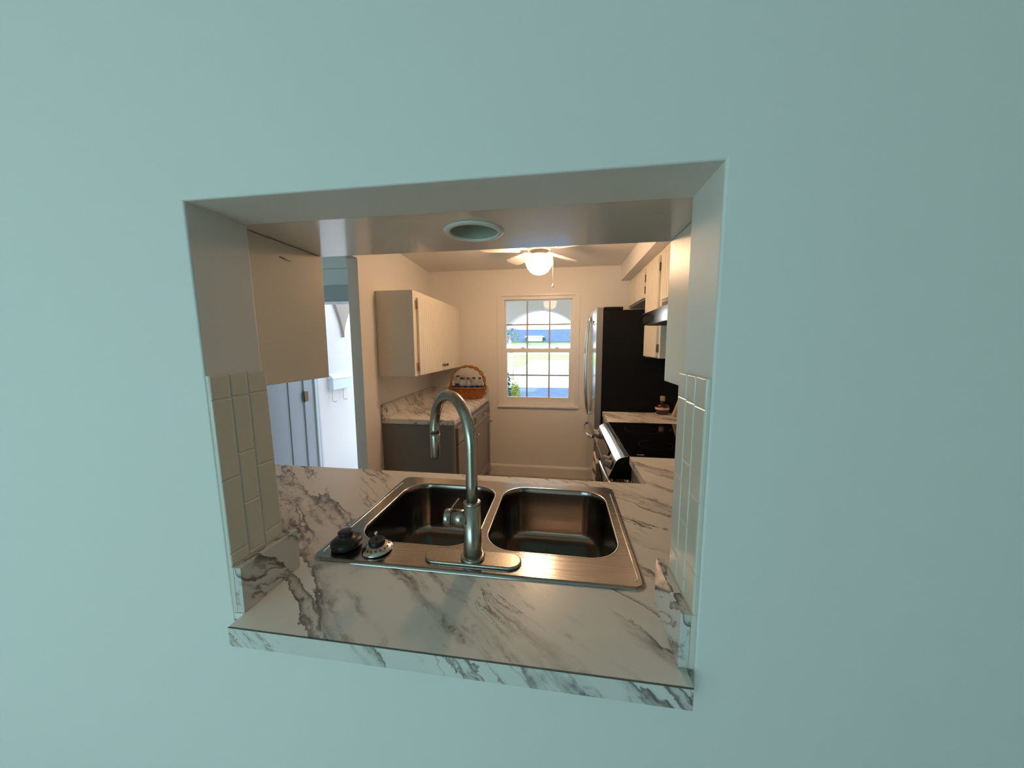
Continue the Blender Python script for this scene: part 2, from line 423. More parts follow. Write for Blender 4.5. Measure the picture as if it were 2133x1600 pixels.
# ------------------------------------------------------------------ kitchen window
w = thing('window_1', (-.03, YF, WZ0), 'white double hung window with muntin grid', 'window'); w['kind'] = 'structure'
bm = NB(); fw = .035
yy0, yy1 = YF+.012, YF+.10
box(bm, WX0, WX0+fw, yy0, yy1, WZ0, WZ1); box(bm, WX1-fw, WX1, yy0, yy1, WZ0, WZ1)
box(bm, WX0+fw, WX1-fw, yy0, yy1, WZ0, WZ0+.03); box(bm, WX0+fw, WX1-fw, yy0, yy1, WZ1-.035, WZ1)
obj('window_frame', bm, M_vinyl, w)
bm = NB(); cw = .042; cy0, cy1 = YF-.007, YF
box(bm, WX0-cw, WX0+.004, cy0, cy1, WZ0-.03, WZ1+cw*.6); box(bm, WX1-.004, WX1+cw, cy0, cy1, WZ0-.03, WZ1+cw*.6); box(bm, WX0+.004, WX1-.004, cy0, cy1, WZ1-.004, WZ1+cw*.6)
obj('casing', bm, M_trim, w, bevel=.004)
bm = NB(); bbox(bm, WX0-cw, WX1+cw, YF-.022, YF+.012, WZ0-.048, WZ0-.026, .004); obj('window_sill', bm, M_trim, w)
def sash(name, x0, x1, z0, z1, ya, yb, st, mx, mz, glassn, bot, top):
    bm = NB()
    box(bm, x0, x0+st, ya, yb, z0, z1); box(bm, x1-st, x1, ya, yb, z0, z1); box(bm, x0+st, x1-st, ya, yb, z0, z0+bot); box(bm, x0+st, x1-st, ya, yb, z1-top, z1)
    s = obj(name, bm, M_vinyl, w, bevel=.003)
    bm = NB(); t = .008
    ym = (ya+yb)/2
    for mxx in mx: box(bm, mxx-t, mxx+t, ym-.006, ym+.006, z0+bot, z1-top)
    for mzz in mz: box(bm, x0+st, x1-st, ym-.005, ym+.005, mzz-t, mzz+t)
    obj('muntins', bm, mat('muntin_grey', (.42, .43, .42), .4) if 'muntin_grey' not in bpy.data.materials else bpy.data.materials['muntin_grey'], s)
    bm = NB(); box(bm, x0+st, x1-st, ym-.002, ym+.002, z0+bot, z1-top); obj('pane', bm, M_glass, s)
    return s
sash('upper_sash', WX0+fw, WX1-fw, 1.405, WZ1-.035, YF+.055, YF+.09, .016, (-.148, .091), (1.69,), 'pane', .03, .012)
ls = sash('lower_sash', WX0+fw-.002, WX1-fw+.002, WZ0+.03, 1.435, YF+.018, YF+.053, .030, (-.148, .091), (1.147,), 'pane', .034, .045)
for lx in (-.194, .172):
    bm = NB(); bbox(bm, lx-.02, lx+.02, YF+.022, YF+.05, 1.435, 1.445, .003); lathe(bm, [(.009, 1.445), (.009, 1.452), (.0, 1.452)], Matrix.Translation((lx, YF+.036, 0)), 12)
    obj('sash_lock', bm, M_brass if lx > 9 else M_cab, ls)

# ------------------------------------------------------------------ entry door
d = thing('door_1', (DX0, YF, HF), 'open entry door and its blue-white frame left of kitchen', 'door'); d['kind'] = 'structure'
bm = NB(); dj = .02
box(bm, DX0, DX0+dj, YF-.01, YF+.23, HF, DZ1); box(bm, DX1-dj, DX1, YF-.01, YF+.23, HF, DZ1); box(bm, DX0+dj, DX1-dj, YF-.01, YF+.23, DZ1-.03, DZ1)
obj('door_frame', bm, M_door, d)
bm = NB(); box(bm, DX0+dj, DX0+dj+.02, YF+.15, YF+.19, HF, DZ1-.03); box(bm, DX0+dj, DX0+dj+.012, YF+.205, YF+.228, HF, DZ1-.03)
obj('door_stop', bm, M_trim, d, bevel=.003)
bm = NB(); box(bm, DX0+dj, DX1-dj, YF-.018, YF-.01, DZ1-.012, DZ1+.14); box(bm, DX0-.07, DX0+dj*.4, YF-.018, YF-.01, HF, DZ1+.14); box(bm, DX1, DX1+.07, YF-.018, YF-.01, HF, DZ1+.14)
obj('casing', bm, M_door, d, bevel=.003)
bm = NB(); bbox(bm, DX0-.3, DX1+.3, YF-.022, YF, DZ1+.15, DZ1+.325, .004); obj('header_board', bm, M_trim, d)
bm = NB(); bbox(bm, DX0-.3, DX1+.3, YF-.014, YF, DZ1+.335, 2.495, .004); obj('header_board', bm, M_trim, d)
bm = NB(); lx1 = DX0+.006; lx0 = lx1-.042
box(bm, lx0, lx1-.010, YF-.93, YF-.014, HF+.012, DZ1-.035)
box(bm, lx1-.010, lx1, YF-.225, YF-.014, HF+.012, DZ1-.035); box(bm, lx1-.010, lx1, YF-.93, YF-.76, HF+.012, DZ1-.035)
box(bm, lx1-.010, lx1, YF-.76, YF-.225, HF+.012, HF+.28); box(bm, lx1-.010, lx1, YF-.76, YF-.225, DZ1-.18, DZ1-.035)
obj('door_leaf', bm, M_door, d, bevel=.004)
for hz in (.868, 1.75):
    bm = NB(); box(bm, DX0+dj, DX0+dj+.003, YF-.008, YF+.05, hz-.06, hz+.06)
    lathe(bm, [(.009, hz-.065), (.009, hz+.065)], Matrix.Translation((DX0+dj+.006, YF-.016, 0)), 12)
    obj('hinge', bm, M_brass, d)

# ------------------------------------------------------------------ sink worktop with serving ledge
ct = thing('worktop', (0, .4, ZC-.038), 'veined marble laminate worktop holding the sink, with a serving ledge', 'worktop')
bm = NB(); z0, z1 = ZC-.038, ZC
box(bm, -.4234, .436, -.0315, .0, z0, z1); box(bm, jl(.9)+.0008, jr(.9)-.0008, .0, WT+.002, z0, z1); box(bm, -.4234, .436, WT+.002, .2, z0, z1); box(bm, -1.14, -.4234, WT+.002, .2, z0, z1); box(bm, .436, XR-.004, WT+.002, .2, z0, z1)
box(bm, -1.14, -.40, .2, .72, z0, z1); box(bm, .40, XR-.004, .2, .72, z0, z1)
box(bm, -1.14, XR-.004, .72, .803, z0, z1); box(bm, .56, XR-.004, .803, 1.141, z0, z1)
obj('slab', bm, M_marble, ct)
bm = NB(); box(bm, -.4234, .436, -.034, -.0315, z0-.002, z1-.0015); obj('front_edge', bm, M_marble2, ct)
bm = NB(); box(bm, -.4235, .4361, -.0343, -.0331, z1-.0014, z1+.0002); obj('edge_seam', bm, mat('seam_brown', (.10, .085, .06), .5), ct)

# splash pieces on both jambs, tile facing above them
M_bed = mat('tile_bed_paint', (.72, .68, .61), .6, bump=.1, bscale=150)
for s, nm in ((-1, 'left'), (1, 'right')):
    xf, xb = (-.4224, -.4392) if s < 0 else (.4228, .4392)
    bm = NB(); box(bm, min(xf, xb), max(xf, xb), .001, .153, ZC+.0005, 1.0135)
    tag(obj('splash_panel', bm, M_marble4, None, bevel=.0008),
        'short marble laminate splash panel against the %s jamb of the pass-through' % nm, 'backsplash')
    g = thing('tile_facing', (s*.443, .064, 1.0145), 'cream glazed vertical tiles covering the %s jamb' % nm, 'tile')
    def tf(z): return (-.440-.023*(z-1.015)) if s < 0 else .4405
    cols = ((.1277, .0808), (.0798, .0416), (.0406, .0006)) if s < 0 else ((.1277, .0852), (.0842, .0454), (.0444, .0006))
    rows = {0: [1.0145, 1.044, 1.200, 1.362, 1.407], 1: [1.0145, 1.023, 1.131, 1.240, 1.360, 1.407], 2: [1.0145, 1.042, 1.195, 1.358, 1.407]} if s < 0 else \
           {0: [1.0145, 1.065, 1.215, 1.366, 1.411], 1: [1.0145, 1.045, 1.145, 1.255, 1.364, 1.411], 2: [1.0145, 1.085, 1.21, 1.362, 1.411]}
    bm = NB()
    for c, (ya, yb) in enumerate(cols):
        for r0, r1 in zip(rows[c], rows[c][1:]):
            tb = bmesh.new(); box(tb, -.0045, .0, yb, ya, r0+.0006, r1-.0006)
            front = [e for e in tb.edges if all(abs(v.co.x) < 1e-6 for v in e.verts)]
            bmesh.ops.bevel(tb, geom=front, offset=.0030, segments=3, profile=.5, affect='EDGES')
            if r1 > 1.4:
                e2 = [e for e in tb.edges if all(v.co.z > r1-.0045 and v.co.x > -.003 for v in e.verts)]
                bmesh.ops.bevel(tb, geom=e2, offset=.0012, segments=2, profile=.5, affect='EDGES')
            for v in tb.verts: v.co.x = tf(v.co.z) - s*v.co.x
            merge(bm, tb)
    obj('tiles', bm, M_tile, g)
    bm = NB(); e_ = .0018*s
    zt = 1.4055 if s < 0 else 1.4095
    back = (lambda z: jl(z)+.0005) if s < 0 else (lambda z: jr(z)-.0005)
    prism(bm, [(tf(1.0145)+e_, 1.0140), (tf(zt)+e_, zt), (back(zt), zt), (back(1.0140), 1.0140)], 'y', .0012, .1277)
    obj('grout_bed', bm, M_bed, g)
    bm = NB(); prism(bm, [(s*.4394, ZC+.0006), (s*.4394, 1.0138), (back(1.0138), 1.0138), (back(ZC), ZC+.0006)], 'y', .0008, .1277); obj('caulk', bm, M_bed, g)

# ------------------------------------------------------------------ sink
sk = thing('kitchen_sink', (0, .458, ZC), 'double bowl stainless steel drop-in sink in the marble worktop', 'sink')
SX0, SX1, SYa, SYb = -.419, .419, .179, .738
DZ = ZC+.006
LB = (-.363, -.013, .276, .678); RB = (.0135, .380, .279, .690)
bm = NB()
outer = rrect(SX0+.008, SX1-.008, SYa+.008, SYb-.008, .022, 8)
left = [p for p in rrect(SX0+.008, 0, SYa+.008, SYb-.008, .001, 1)]
def half(x0, x1, rl, rr_):
    pts = []
    for cx, cy, a0, r in ((x1-rr_, SYa+.008+rr_, -pi/2, rr_), (x1-rr_, SYb-.008-rr_, 0, rr_), (x0+rl, SYb-.008-rl, pi/2, rl), (x0+rl, SYa+.008+rl, pi, rl)):
        if r == 0: pts.append((cx, cy))
        else:
            for i in range(9): pts.append((cx+r*cos(a0+i*pi/16), cy+r*sin(a0+i*pi/16)))
    return pts
ring_fill(bm, half(SX0+.008, 0, .022, 0), rrect(*LB, .085, 12), DZ)
ring_fill(bm, half(0, SX1-.008, 0, .022), rrect(*RB, .085, 12), DZ)
def L3(i, r, z, n=8): return [(x, y, z) for x, y in rrect(SX0+i, SX1-i, SYa+i, SYb-i, r, n)]
loft(bm, [L3(.008, .022, DZ), L3(.004, .026, DZ-.0008), L3(.001, .029, DZ-.003), L3(0, .03, ZC+.0003)])
obj('deck', bm, M_steel, sk)
for nm, B in (('basin', LB), ('basin', RB)):
    def R3(i, z, r=.085): return [(x, y, z) for x, y in rrect(B[0]+i, B[1]-i, B[2]+i, B[3]-i, max(r-i, .02), 12)]
    bm = NB()
    lo = [R3(-.0005, DZ+.0002), R3(.001, DZ-.0008), R3(.003, DZ-.004), R3(.005, DZ-.02), R3(.014, .765), R3(.017, .752), R3(.024, .742), R3(.034, .736), R3(.045, .734)]
    loft(bm, lo, capb=True)
    b_ = obj('basin', bm, M_basin, sk, recalc=True)
    bm = NB(); cx, cy = (B[0]+B[1])/2, (B[2]+B[3])/2
    lathe(bm, [(.057, .735), (.055, .7365), (.045, .7345), (.040, .7345), (.0, .7343)], Matrix.Translation((cx, cy, 0)), 32); obj('drain', bm, M_chrome, b_)
    bm = NB(); loft(bm, [[(x, y, DZ+.0003) for x, y in rrect(B[0]-.0025, B[1]+.0025, B[2]-.0025, B[3]+.0025, .0875, 12)], [(x, y, DZ+.0012) for x, y in rrect(B[0]-.0005, B[1]+.0005, B[2]-.0005, B[3]+.0005, .0855, 12)], [(x, y, DZ+.0002) for x, y in rrect(B[0]+.001, B[1]-.001, B[2]+.001, B[3]-.001, .084, 12)]])
    obj('rim', bm, mat('rim_polished', (.72, .70, .66), .18, metal=1) if 'rim_polished' not in bpy.data.materials else bpy.data.materials['rim_polished'], b_)
for s in (-1, 1):
    bm = NB(); x = s*.4025
    pts = [(s*.392, .2065, DZ), (s*.399, .2075, DZ), (x, .212, DZ)]+[(x, .212+.46*i/6, DZ) for i in range(1, 7)]
    tube(bm, pts, .0016, 8); obj('bead', bm, M_chrome, sk)

# ------------------------------------------------------------------ faucet
fx, fy = 0.002, .231
fa = thing('faucet', (fx, fy, DZ), 'brushed nickel pull-down gooseneck faucet at the front of the sink', 'faucet')
T = lambda x, y, z: Matrix.Translation((x, y, z))
bm = NB()
def stad(i, z): return [(x, y, z) for x, y in rrect(-.124+i, .126-i, .2+i, .262-i, .031-i, 10)]
loft(bm, [stad(0, DZ+.0003), stad(0, DZ+.0045), stad(.0015, DZ+.0065), stad(.004, DZ+.0072)], capa=True, capb=True); obj('deck_plate', bm, M_nickel, fa)
bm = NB(); lathe(bm, [(.030, DZ+.007), (.031, DZ+.009), (.031, DZ+.012), (.0275, DZ+.0145), (.0, DZ+.0145)], T(fx, fy, 0), 40); obj('base_ring', bm, M_nickel, fa)
bm = NB(); lathe(bm, [(.0235, DZ+.014), (.0232, .96), (.0205, 1.068), (.0, 1.068)], T(fx, fy, 0), 40); body = obj('body', bm, M_nickel, fa)
bm = NB(); lathe(bm, [(.0205, 1.0685), (.0218, 1.070), (.0218, 1.0745), (.0205, 1.076), (.0, 1.076)], T(fx, fy, 0), 40); obj('collar', bm, M_nickel, fa)
# handle on the left side
Rx = Matrix.Rotation(-pi/2, 4, 'Y')
bm = NB(); lathe(bm, [(.0205, .012), (.0205, .050), (.0, .050)], T(fx, fy, 1.030) @ Rx, 32); hb = obj('handle', bm, M_nickel, fa)
bm = NB(); lathe(bm, [(.0198, .0502), (.0198, .0525)], T(fx, fy, 1.030) @ Rx, 32); obj('gap_ring', bm, M_nickdark, hb)
bm = NB(); lathe(bm, [(.0207, .0525), (.0207, .068), (.0190, .0705), (.0, .0715)], T(fx, fy, 1.030) @ Rx, 32); obj('handle_cap', bm, M_nickel, hb)
bm = NB(); lathe(bm, [(.0038, .070), (.0038, .0722), (.0, .0722)], T(fx, fy-.012, 1.019) @ Rx, 16); obj('set_screw', bm, M_nickdark, hb)
bm = NB()
prism(bm, [(-.008, 0), (.008, 0), (.006, .034), (-.006, .034)], 'y', -.0016, .0016)
ml = T(fx-.058, fy+.002, 1.049) @ Matrix.Rotation(radians(38), 4, 'Y') @ Matrix.Rotation(radians(-20), 4, 'X') @ Matrix.Rotation(radians(90), 4, 'Z')
for v in bm.verts: v.co = ml @ v.co
obj('lever', bm, M_nickel, hb, bevel=.001)
# gooseneck
hx, hy = -.157, .402
R_ = sqrt((hx-fx)**2+(hy-fy)**2)/2; ux, uy = (hx-fx)/(2*R_), (hy-fy)/(2*R_)
zc_ = 1.213
pts = [(fx, fy, 1.072), (fx, fy, 1.12), (fx, fy, 1.17), (fx, fy, 1.2)]
for i in range(33):
    a = pi*i/32; q = R_*(1-cos(a)); pts.append((fx+ux*q, fy+uy*q, zc_+R_*sin(a)))
pts.append((hx, hy, 1.203))
bm = NB(); tube(bm, pts, .0147, 28); obj('spout', bm, M_nickel, fa)
bm = NB(); lathe(bm, [(.0135, 1.203), (.0135, 1.2005)], T(hx, hy, 0), 28); obj('seam_ring', bm, M_nickdark, fa)
bm = NB(); lathe(bm, [(.0149, 1.2005), (.0152, 1.19), (.0139, 1.128), (.0128, 1.126), (.0, 1.126)], T(hx, hy, 0), 32); sh = obj('spray_head', bm, M_nickel, fa)
bm = NB(); lathe(bm, [(.0105, 1.126), (.0105, 1.1245), (.0, 1.1245)], T(hx, hy, 0), 24); obj('spray_face', bm, M_black, sh)

# stopper & strainer resting on the sink deck
bm = NB(); Mx = T(-.354, .240, DZ+.0112) @ Matrix.Scale(1.13, 4) @ Matrix.Rotation(radians(2), 4, 'X') @ Matrix.Rotation(radians(-2.5), 4, 'Y')
lathe(bm, [(.0, -.008), (.030, -.008), (.0345, -.005), (.0355, .004), (.034, .008), (.026, .0115), (.0165, .0145), (.0150, .020), (.0172, .026), (.0168, .029), (.014, .0302), (.0, .0296)], Mx, 28)
tag(obj('sink_stopper', bm, M_black), 'black rubber sink stopper lying at the left front corner of the sink', 'stopper')
sz = DZ+.0005
st = thing('sink_strainer', (-.262, .238, sz), 'chrome perforated basket strainer with a knob beside the black stopper', 'strainer')
Ms = T(-.262, .236, sz+.0062) @ Matrix.Scale(1.06, 4) @ Matrix.Rotation(radians(2.5), 4, 'X') @ Matrix.Rotation(radians(-2), 4, 'Y')
bm = NB(); lathe(bm, [(.0355, -.004), (.0378, -.002), (.0374, .0), (.0335, .003), (.022, .0112), (.0, .0118)], Ms, 40); bs = obj('basket', bm, M_chrome, st)
bm = NB()
for k in range(16):
    a = 2*pi*k/16; lathe(bm, [(.0019, .0), (.0019, .0007), (.0, .0007)], Ms @ T(.0282*cos(a), .0282*sin(a), .0071) @ Matrix.Rotation(a, 4, 'Z') @ Matrix.Rotation(radians(36), 4, 'Y'), 10)
obj('holes', bm, M_nickdark, bs)
bm = NB(); pr = []
for k in range(48):
    a = 2*pi*k/48; r = .0185+(.0014 if k % 2 else 0); pr.append((r*cos(a), r*sin(a)))
loft(bm, [[Ms @ Vector((x, y, .0119)) for x, y in pr], [Ms @ Vector((x, y, .0205)) for x, y in pr], [Ms @ Vector((x*.9, y*.9, .0225)) for x, y in pr]], capa=True, capb=True); obj('rubber_seal', bm, M_black, st)
bm = NB(); lathe(bm, [(.0032, .022), (.0026, .03), (.0036, .036), (.0040, .040), (.0028, .0425), (.0, .043)], Ms, 16); obj('pull_knob', bm, M_chrome, st)

# ------------------------------------------------------------------ recessed lamp in the bulkhead
rl = thing('recessed_light', (LCX, LCY, SZ), 'unlit round recessed can light in the bulkhead over the sink', 'ceiling light')
bm = NB(); lathe(bm, [(.0575, SZ-.0005), (.0570, SZ-.004), (.0595, SZ-.0062), (.067, SZ-.0055), (.0715, SZ-.0015), (.0715, SZ-.0005)], T(LCX, LCY, 0), 48, cap=False); obj('trim_ring', bm, M_fan, rl)
bm = NB(); lathe(bm, [(.0575, SZ-.001), (.0575, SZ+.03), (.050, SZ+.105), (.03, SZ+.115), (.0, SZ+.115)], T(LCX, LCY, 0), 48, cap=False); obj('can', bm, M_can, rl)
bm = NB(); lathe(bm, [(.0, SZ+.032), (.02, SZ+.036), (.03, SZ+.055), (.026, SZ+.085), (.014, SZ+.108), (.014, SZ+.114)], T(LCX-.006, LCY+.012, 0), 24); obj('bulb', bm, M_bulb, rl)

# ------------------------------------------------------------------ cabinets
def beadboard(bm, face, x, ya, yb, z0, z1, t, n, axis='x'):
    """door skin made of n narrow boards, thickness from x to x+t (t signed)"""
    wv = (yb-ya)/n
    for k in range(n):
        a, b = ya+k*wv, ya+(k+1)*wv; g = .003
        xa, xb = x, x+t
        poly = [(xa, a), (xb-t*.3, a), (xb, a+g), (xb, b-g), (xb-t*.3, b), (xa, b)]
        prism(bm, poly, 'z', z0, z1)

def knob(name, p, d, parent, m=None, r=.013):
    """round knob pointing along +x or -x (d=+1/-1) """
    bm = NB(); Mr = T(*p) @ Matrix.Rotation(pi/2*d, 4, 'Y')
    lathe(bm, [(.008, 0), (.006, .006), (.006, .014), (r, .019), (r, .025), (r*.6, .029), (.0, .03)], Mr, 18); return obj(name, bm, m or M_brass, parent)

# wall cabinets hanging on the pass-through wall, both sides of the opening
for nm, xa, xb, xs in (('left', -1.125, -.512, 1), ('right', .5, XR-.004, -1)):
    c = thing('wall_cabinet', ((xa+xb)/2, .28, 1.37), 'plain painted wall cabinet side panel just inside the %s jamb of the pass-through' % nm, 'cabinet')
    bm = NB(); box(bm, xa, xb, WT+.002, .425, 1.365, SZ-.001); obj('body', bm, M_cab, c, bevel=.002)
    h = (xa+xb)/2
    for a, b in ((xa+.01, h-.003), (h+.003, xb-.012)):
        bm = NB(); bbox(bm, a, b, .4255, .442, 1.375, SZ-.02, .003); dd = obj('door', bm, M_cab, c)
        bm = NB(); lathe(bm, [(.006, 0), (.006, .012), (.013, .018), (.010, .026), (.0, .027)], T((b-.03) if a < h-.02 else (a+.03), .4425, 1.405) @ Matrix.Rotation(-pi/2, 4, 'X'), 16); obj('knob', bm, M_brass, dd)
# little nails sticking in those panels
for nm, p, q in (('left', (-.5115, .262, 1.695), (-.508, .295, 1.690)), ('right', (.4995, .262, 1.675), (.497, .200, 1.683))):
    bm = NB(); tube(bm, [p, ((p[0]+q[0])/2, (p[1]+q[1])/2, (p[2]+q[2])/2+.001), q], .0009 if nm == 'left' else .0013, 8)
    tag(obj('nail', bm, M_nail), 'thin dark bent nail in the cabinet panel near the %s jamb' % nm, 'nail')

# upper cabinet on the left wall
UZ0, UZ1 = 1.238, 1.868; UY0 = 1.82
def lf(y): return -.852 - .022*(y-UY0)      # its front face
c = thing('wall_cabinet', (-1.0, 2.4, UZ0), 'white upper cabinet with two beadboard doors above the grey base cabinet', 'cabinet')
bm = NB(); prism(bm, [(lw(UY0)+.001, UY0), (lf(UY0), UY0), (lf(YF-.002), YF-.002), (lw(YF)+.002, YF-.002)], 'z', UZ0, UZ1); obj('body', bm, M_cab, c, bevel=.002)
def ld(y0_, y1_, nb, hinge_side):
    bm = NB(); beadboard(bm, 0, 0, y0_, y1_, UZ0+.006, UZ1-.05, .019, nb)
    for v in bm.verts: v.co.x += lf(v.co.y)+.0006
    dd = obj('door', bm, M_cab, c)
    for hz in (UZ0+.07, UZ1-.10):
        bm = NB(); yy = y0_-.010 if hinge_side < 0 else y1_+.010
        box(bm, lf(yy)+.001, lf(yy)+.005, yy-.010, yy+.010, hz-.03, hz+.03); lathe(bm, [(.005, hz-.03), (.005, hz+.03)], T(lf(yy)+.012, y0_-.002 if hinge_side < 0 else y1_+.002, 0), 10)
        obj('hinge', bm, M_hinge, dd)
    yk = y1_-.035 if hinge_side < 0 else y0_+.035
    knob('knob', (lf(yk)+.02, yk, UZ0+.055), 1, dd)
ld(UY0+.055, 2.435, 14, -1); ld(2.441, YF-.075, 13, 1)

# base cabinet on the left wall (grey, shaker) and its worktop
BX = -.585; BY0 = 1.838; BZ1 = ZC-.039
c = thing('base_cabinet', (-.86, 2.45, FL), 'grey shaker base cabinet with drawers over doors, left of the window', 'cabinet')
bm = NB(); prism(bm, [(lw(BY0)+.001, BY0), (BX, BY0), (BX, YF-.002), (lw(YF)+.002, YF-.002)], 'z', FL+.1, BZ1)
prism(bm, [(lw(BY0)+.001, BY0), (BX-.07, BY0), (BX-.07, YF-.002), (lw(YF)+.002, YF-.002)], 'z', FL, FL+.1)
obj('body', bm, M_cabside, c)
bm = NB(); box(bm, BX, BX+.019, BY0, BY0+.028, FL+.1, BZ1-.001); box(bm, BX, BX+.019, YF-.045, YF-.003, FL+.1, BZ1-.001); box(bm, BX, BX+.016, BY0+.028, YF-.045, BZ1-.03, BZ1-.001)
obj('face_frame', bm, M_cabgrey, c)
def shaker(name, y0_, y1_, z0_, z1_, st, par):
    bm = NB(); xa, xb = BX+.0195, BX+.040
    box(bm, xa, xb, y0_, y0_+st, z0_, z1_); box(bm, xa, xb, y1_-st, y1_, z0_, z1_); box(bm, xa, xb, y0_+st, y1_-st, z0_, z0_+st); box(bm, xa, xb, y0_+st, y1_-st, z1_-st, z1_)
    box(bm, xa, xa+.008, y0_+st, y1_-st, z0_+st, z1_-st)
    return obj(name, bm, M_cabgrey, par, bevel=.0015)
ym = (BY0+YF)/2-.01
for i, (a, b) in enumerate(((BY0+.032, ym-.003), (ym+.003, YF-.05))):
    dr = shaker('drawer', a, b, .715, .845, .032, c); knob('knob', (BX+.028, (a+b)/2, .78), 1, dr, M_chrome)
    do = shaker('door', a, b, FL+.115, .705, .06, c); knob('knob', (BX+.0405, (b-.035 if i == 0 else b-.04), .655), 1, do, M_chrome)
c = thing('worktop', (-.85, 2.45, ZC-.038), 'marble laminate worktop with low splash on the grey base cabinet', 'worktop')
bm = NB(); cf = -.558
prism(bm, [(lw(1.822)+.001, 1.822), (cf, 1.822), (cf, YF-.002), (lw(YF)+.001, YF-.002)], 'z', ZC-.038, ZC); obj('slab', bm, M_marble3, c, bevel=.002)
bm = NB(); prism(bm, [(lw(1.822)+.001, 1.822), (lw(1.822)+.02, 1.822), (lw(YF)+.02, YF-.022), (lw(YF)+.001, YF-.022)], 'z', ZC+.0005, ZC+.102)
box(bm, lw(YF)+.001, cf, YF-.021, YF-.002, ZC+.0005, ZC+.102)
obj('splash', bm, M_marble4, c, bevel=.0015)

# sink base (hollow carcass) and right corner base
c = thing('base_cabinet', (-.2, .45, FL), 'base cabinet under the sink worktop', 'cabinet')
bm = NB()
for xa, xb in ((-1.12, -1.102), (-.46, -.442), (.45, .468)): box(bm, xa, xb, WT+.004, .755, FL+.1, BZ1)
box(bm, -1.102, -.46, WT+.02, .755, FL+.1, FL+.118); box(bm, -.442, .45, WT+.02, .755, FL+.1, FL+.118); box(bm, -1.12, .468, WT+.03, .69, FL, FL+.1)
obj('body', bm, M_cabgrey, c)
for a, b in ((-1.115, -.79), (-.78, -.455), (-.44, .0), (.006, .46)):
    bm = NB(); bbox(bm, a, b, .7555, .775, FL+.11, BZ1-.01, .002); dd = obj('door', bm, M_cabgrey, c)
    bm = NB(); lathe(bm, [(.006, 0), (.006, .014), (.013, .019), (.012, .027), (.0, .028)], T(b-.04, .7755, .8) @ Matrix.Rotation(-pi/2, 4, 'X'), 16); obj('knob', bm, M_chrome, dd)
c = thing('base_cabinet', (.87, .6, FL), 'corner base cabinet between the sink and the range', 'cabinet')
bm = NB(); box(bm, .59, XR-.006, WT+.004, 1.139, FL+.1, BZ1); box(bm, .66, XR-.006, WT+.02, 1.139, FL, FL+.1); obj('body', bm, mat('cabinet_taupe', (.38, .33, .27), .5), c)
bm = NB(); bbox(bm, .570, .5895, .80, 1.135, FL+.11, BZ1-.01, .002); dd = obj('door', bm, M_cabgrey, c); knob('knob', (.5695, 1.1, .8), -1, dd, M_chrome)
c = thing('base_cabinet', (.9, 2.12, FL), 'narrow base cabinet between the range and the fridge', 'cabinet')
bm = NB(); box(bm, .59, XR-.006, 1.914, 2.318, FL+.1, BZ1); box(bm, .66, XR-.006, 1.914, 2.318, FL, FL+.1); obj('body', bm, M_cabgrey, c)
bm = NB(); bbox(bm, .570, .5895, 1.92, 2.312, FL+.11, BZ1-.01, .002); dd = obj('door', bm, M_cabgrey, c); knob('knob', (.5695, 1.95, .8), -1, dd, M_chrome)
bm = NB(); box(bm, .565, XR-.004, 1.913, 2.32, ZC-.038, ZC)
tag(obj('worktop', bm, M_marble3, None, bevel=.002), 'short marble laminate worktop between the range and the fridge', 'worktop')

# right wall cabinets
CX = .889; CZ1 = 2.106
def rcab(label, y0_, y1_, z0_, z1_, doors, bead):
    c = thing('wall_cabinet', ((CX+XR)/2, (y0_+y1_)/2, z0_), label, 'cabinet')
    bm = NB(); box(bm, CX, XR-.003, y0_, y1_, z0_, z1_); obj('body', bm, M_cab, c, bevel=.0015)
    for a, b in doors:
        bm = NB()
        if bead: beadboard(bm, 0, CX-.0006, a, b, z0_+.008, z1_-.035, -.019, max(3, int((b-a)/.042)))
        else: bbox(bm, CX-.0196, CX-.0006, a, b, z0_+.008, z1_-.035, .003)
        dd = obj('door', bm, M_cab, c)
        for hz in (z0_+.07, z1_-.11):
            bm = NB(); box(bm, CX-.004, CX-.0008, a-.014, a-.004, hz-.028, hz+.028); lathe(bm, [(.004, hz-.028), (.004, hz+.028)], T(CX-.012, a-.005, 0), 10); obj('hinge', bm, M_brass, dd)
rcab('white cabinet with doors above the refrigerator', 2.325, YF-.002, 1.835, CZ1, ((2.36, 2.69), (2.71, 3.02)), False)
rcab('tall white beadboard wall cabinet between range hood and refrigerator', 1.914, 2.323, 1.372, CZ1, ((1.95, 2.30),), True)
rcab('short white wall cabinet above the range hood', 1.143, 1.912, 1.755, CZ1, ((1.17, 1.52), (1.535, 1.885)), True)

# ------------------------------------------------------------------ range hood
c = thing('range_hood', (1.0, 1.53, 1.6), 'slim stainless under-cabinet range hood', 'range hood')
hy0, hy1 = 1.148, 1.908
bm = NB(); prism(bm, [(.772, 1.600), (XR-.004, 1.600), (XR-.004, 1.754), (.93, 1.754), (.772, 1.672)], 'y', hy0, hy1); obj('canopy', bm, M_appl, c, bevel=.002)
bm = NB(); bbox(bm, .764, .7715, hy0+.002, hy1-.002, 1.594, 1.676, .002); lp = obj('front_lip', bm, M_appl, c)
bm = NB(); box(bm, .7625, .7638, hy1-.30, hy1-.03, 1.614, 1.648); obj('vent_strip', bm, M_applside, lp)
bm = NB(); box(bm, .79, XR-.03, hy0+.03, hy1-.03, 1.595, 1.5995); obj('filter', bm, M_applside, c)

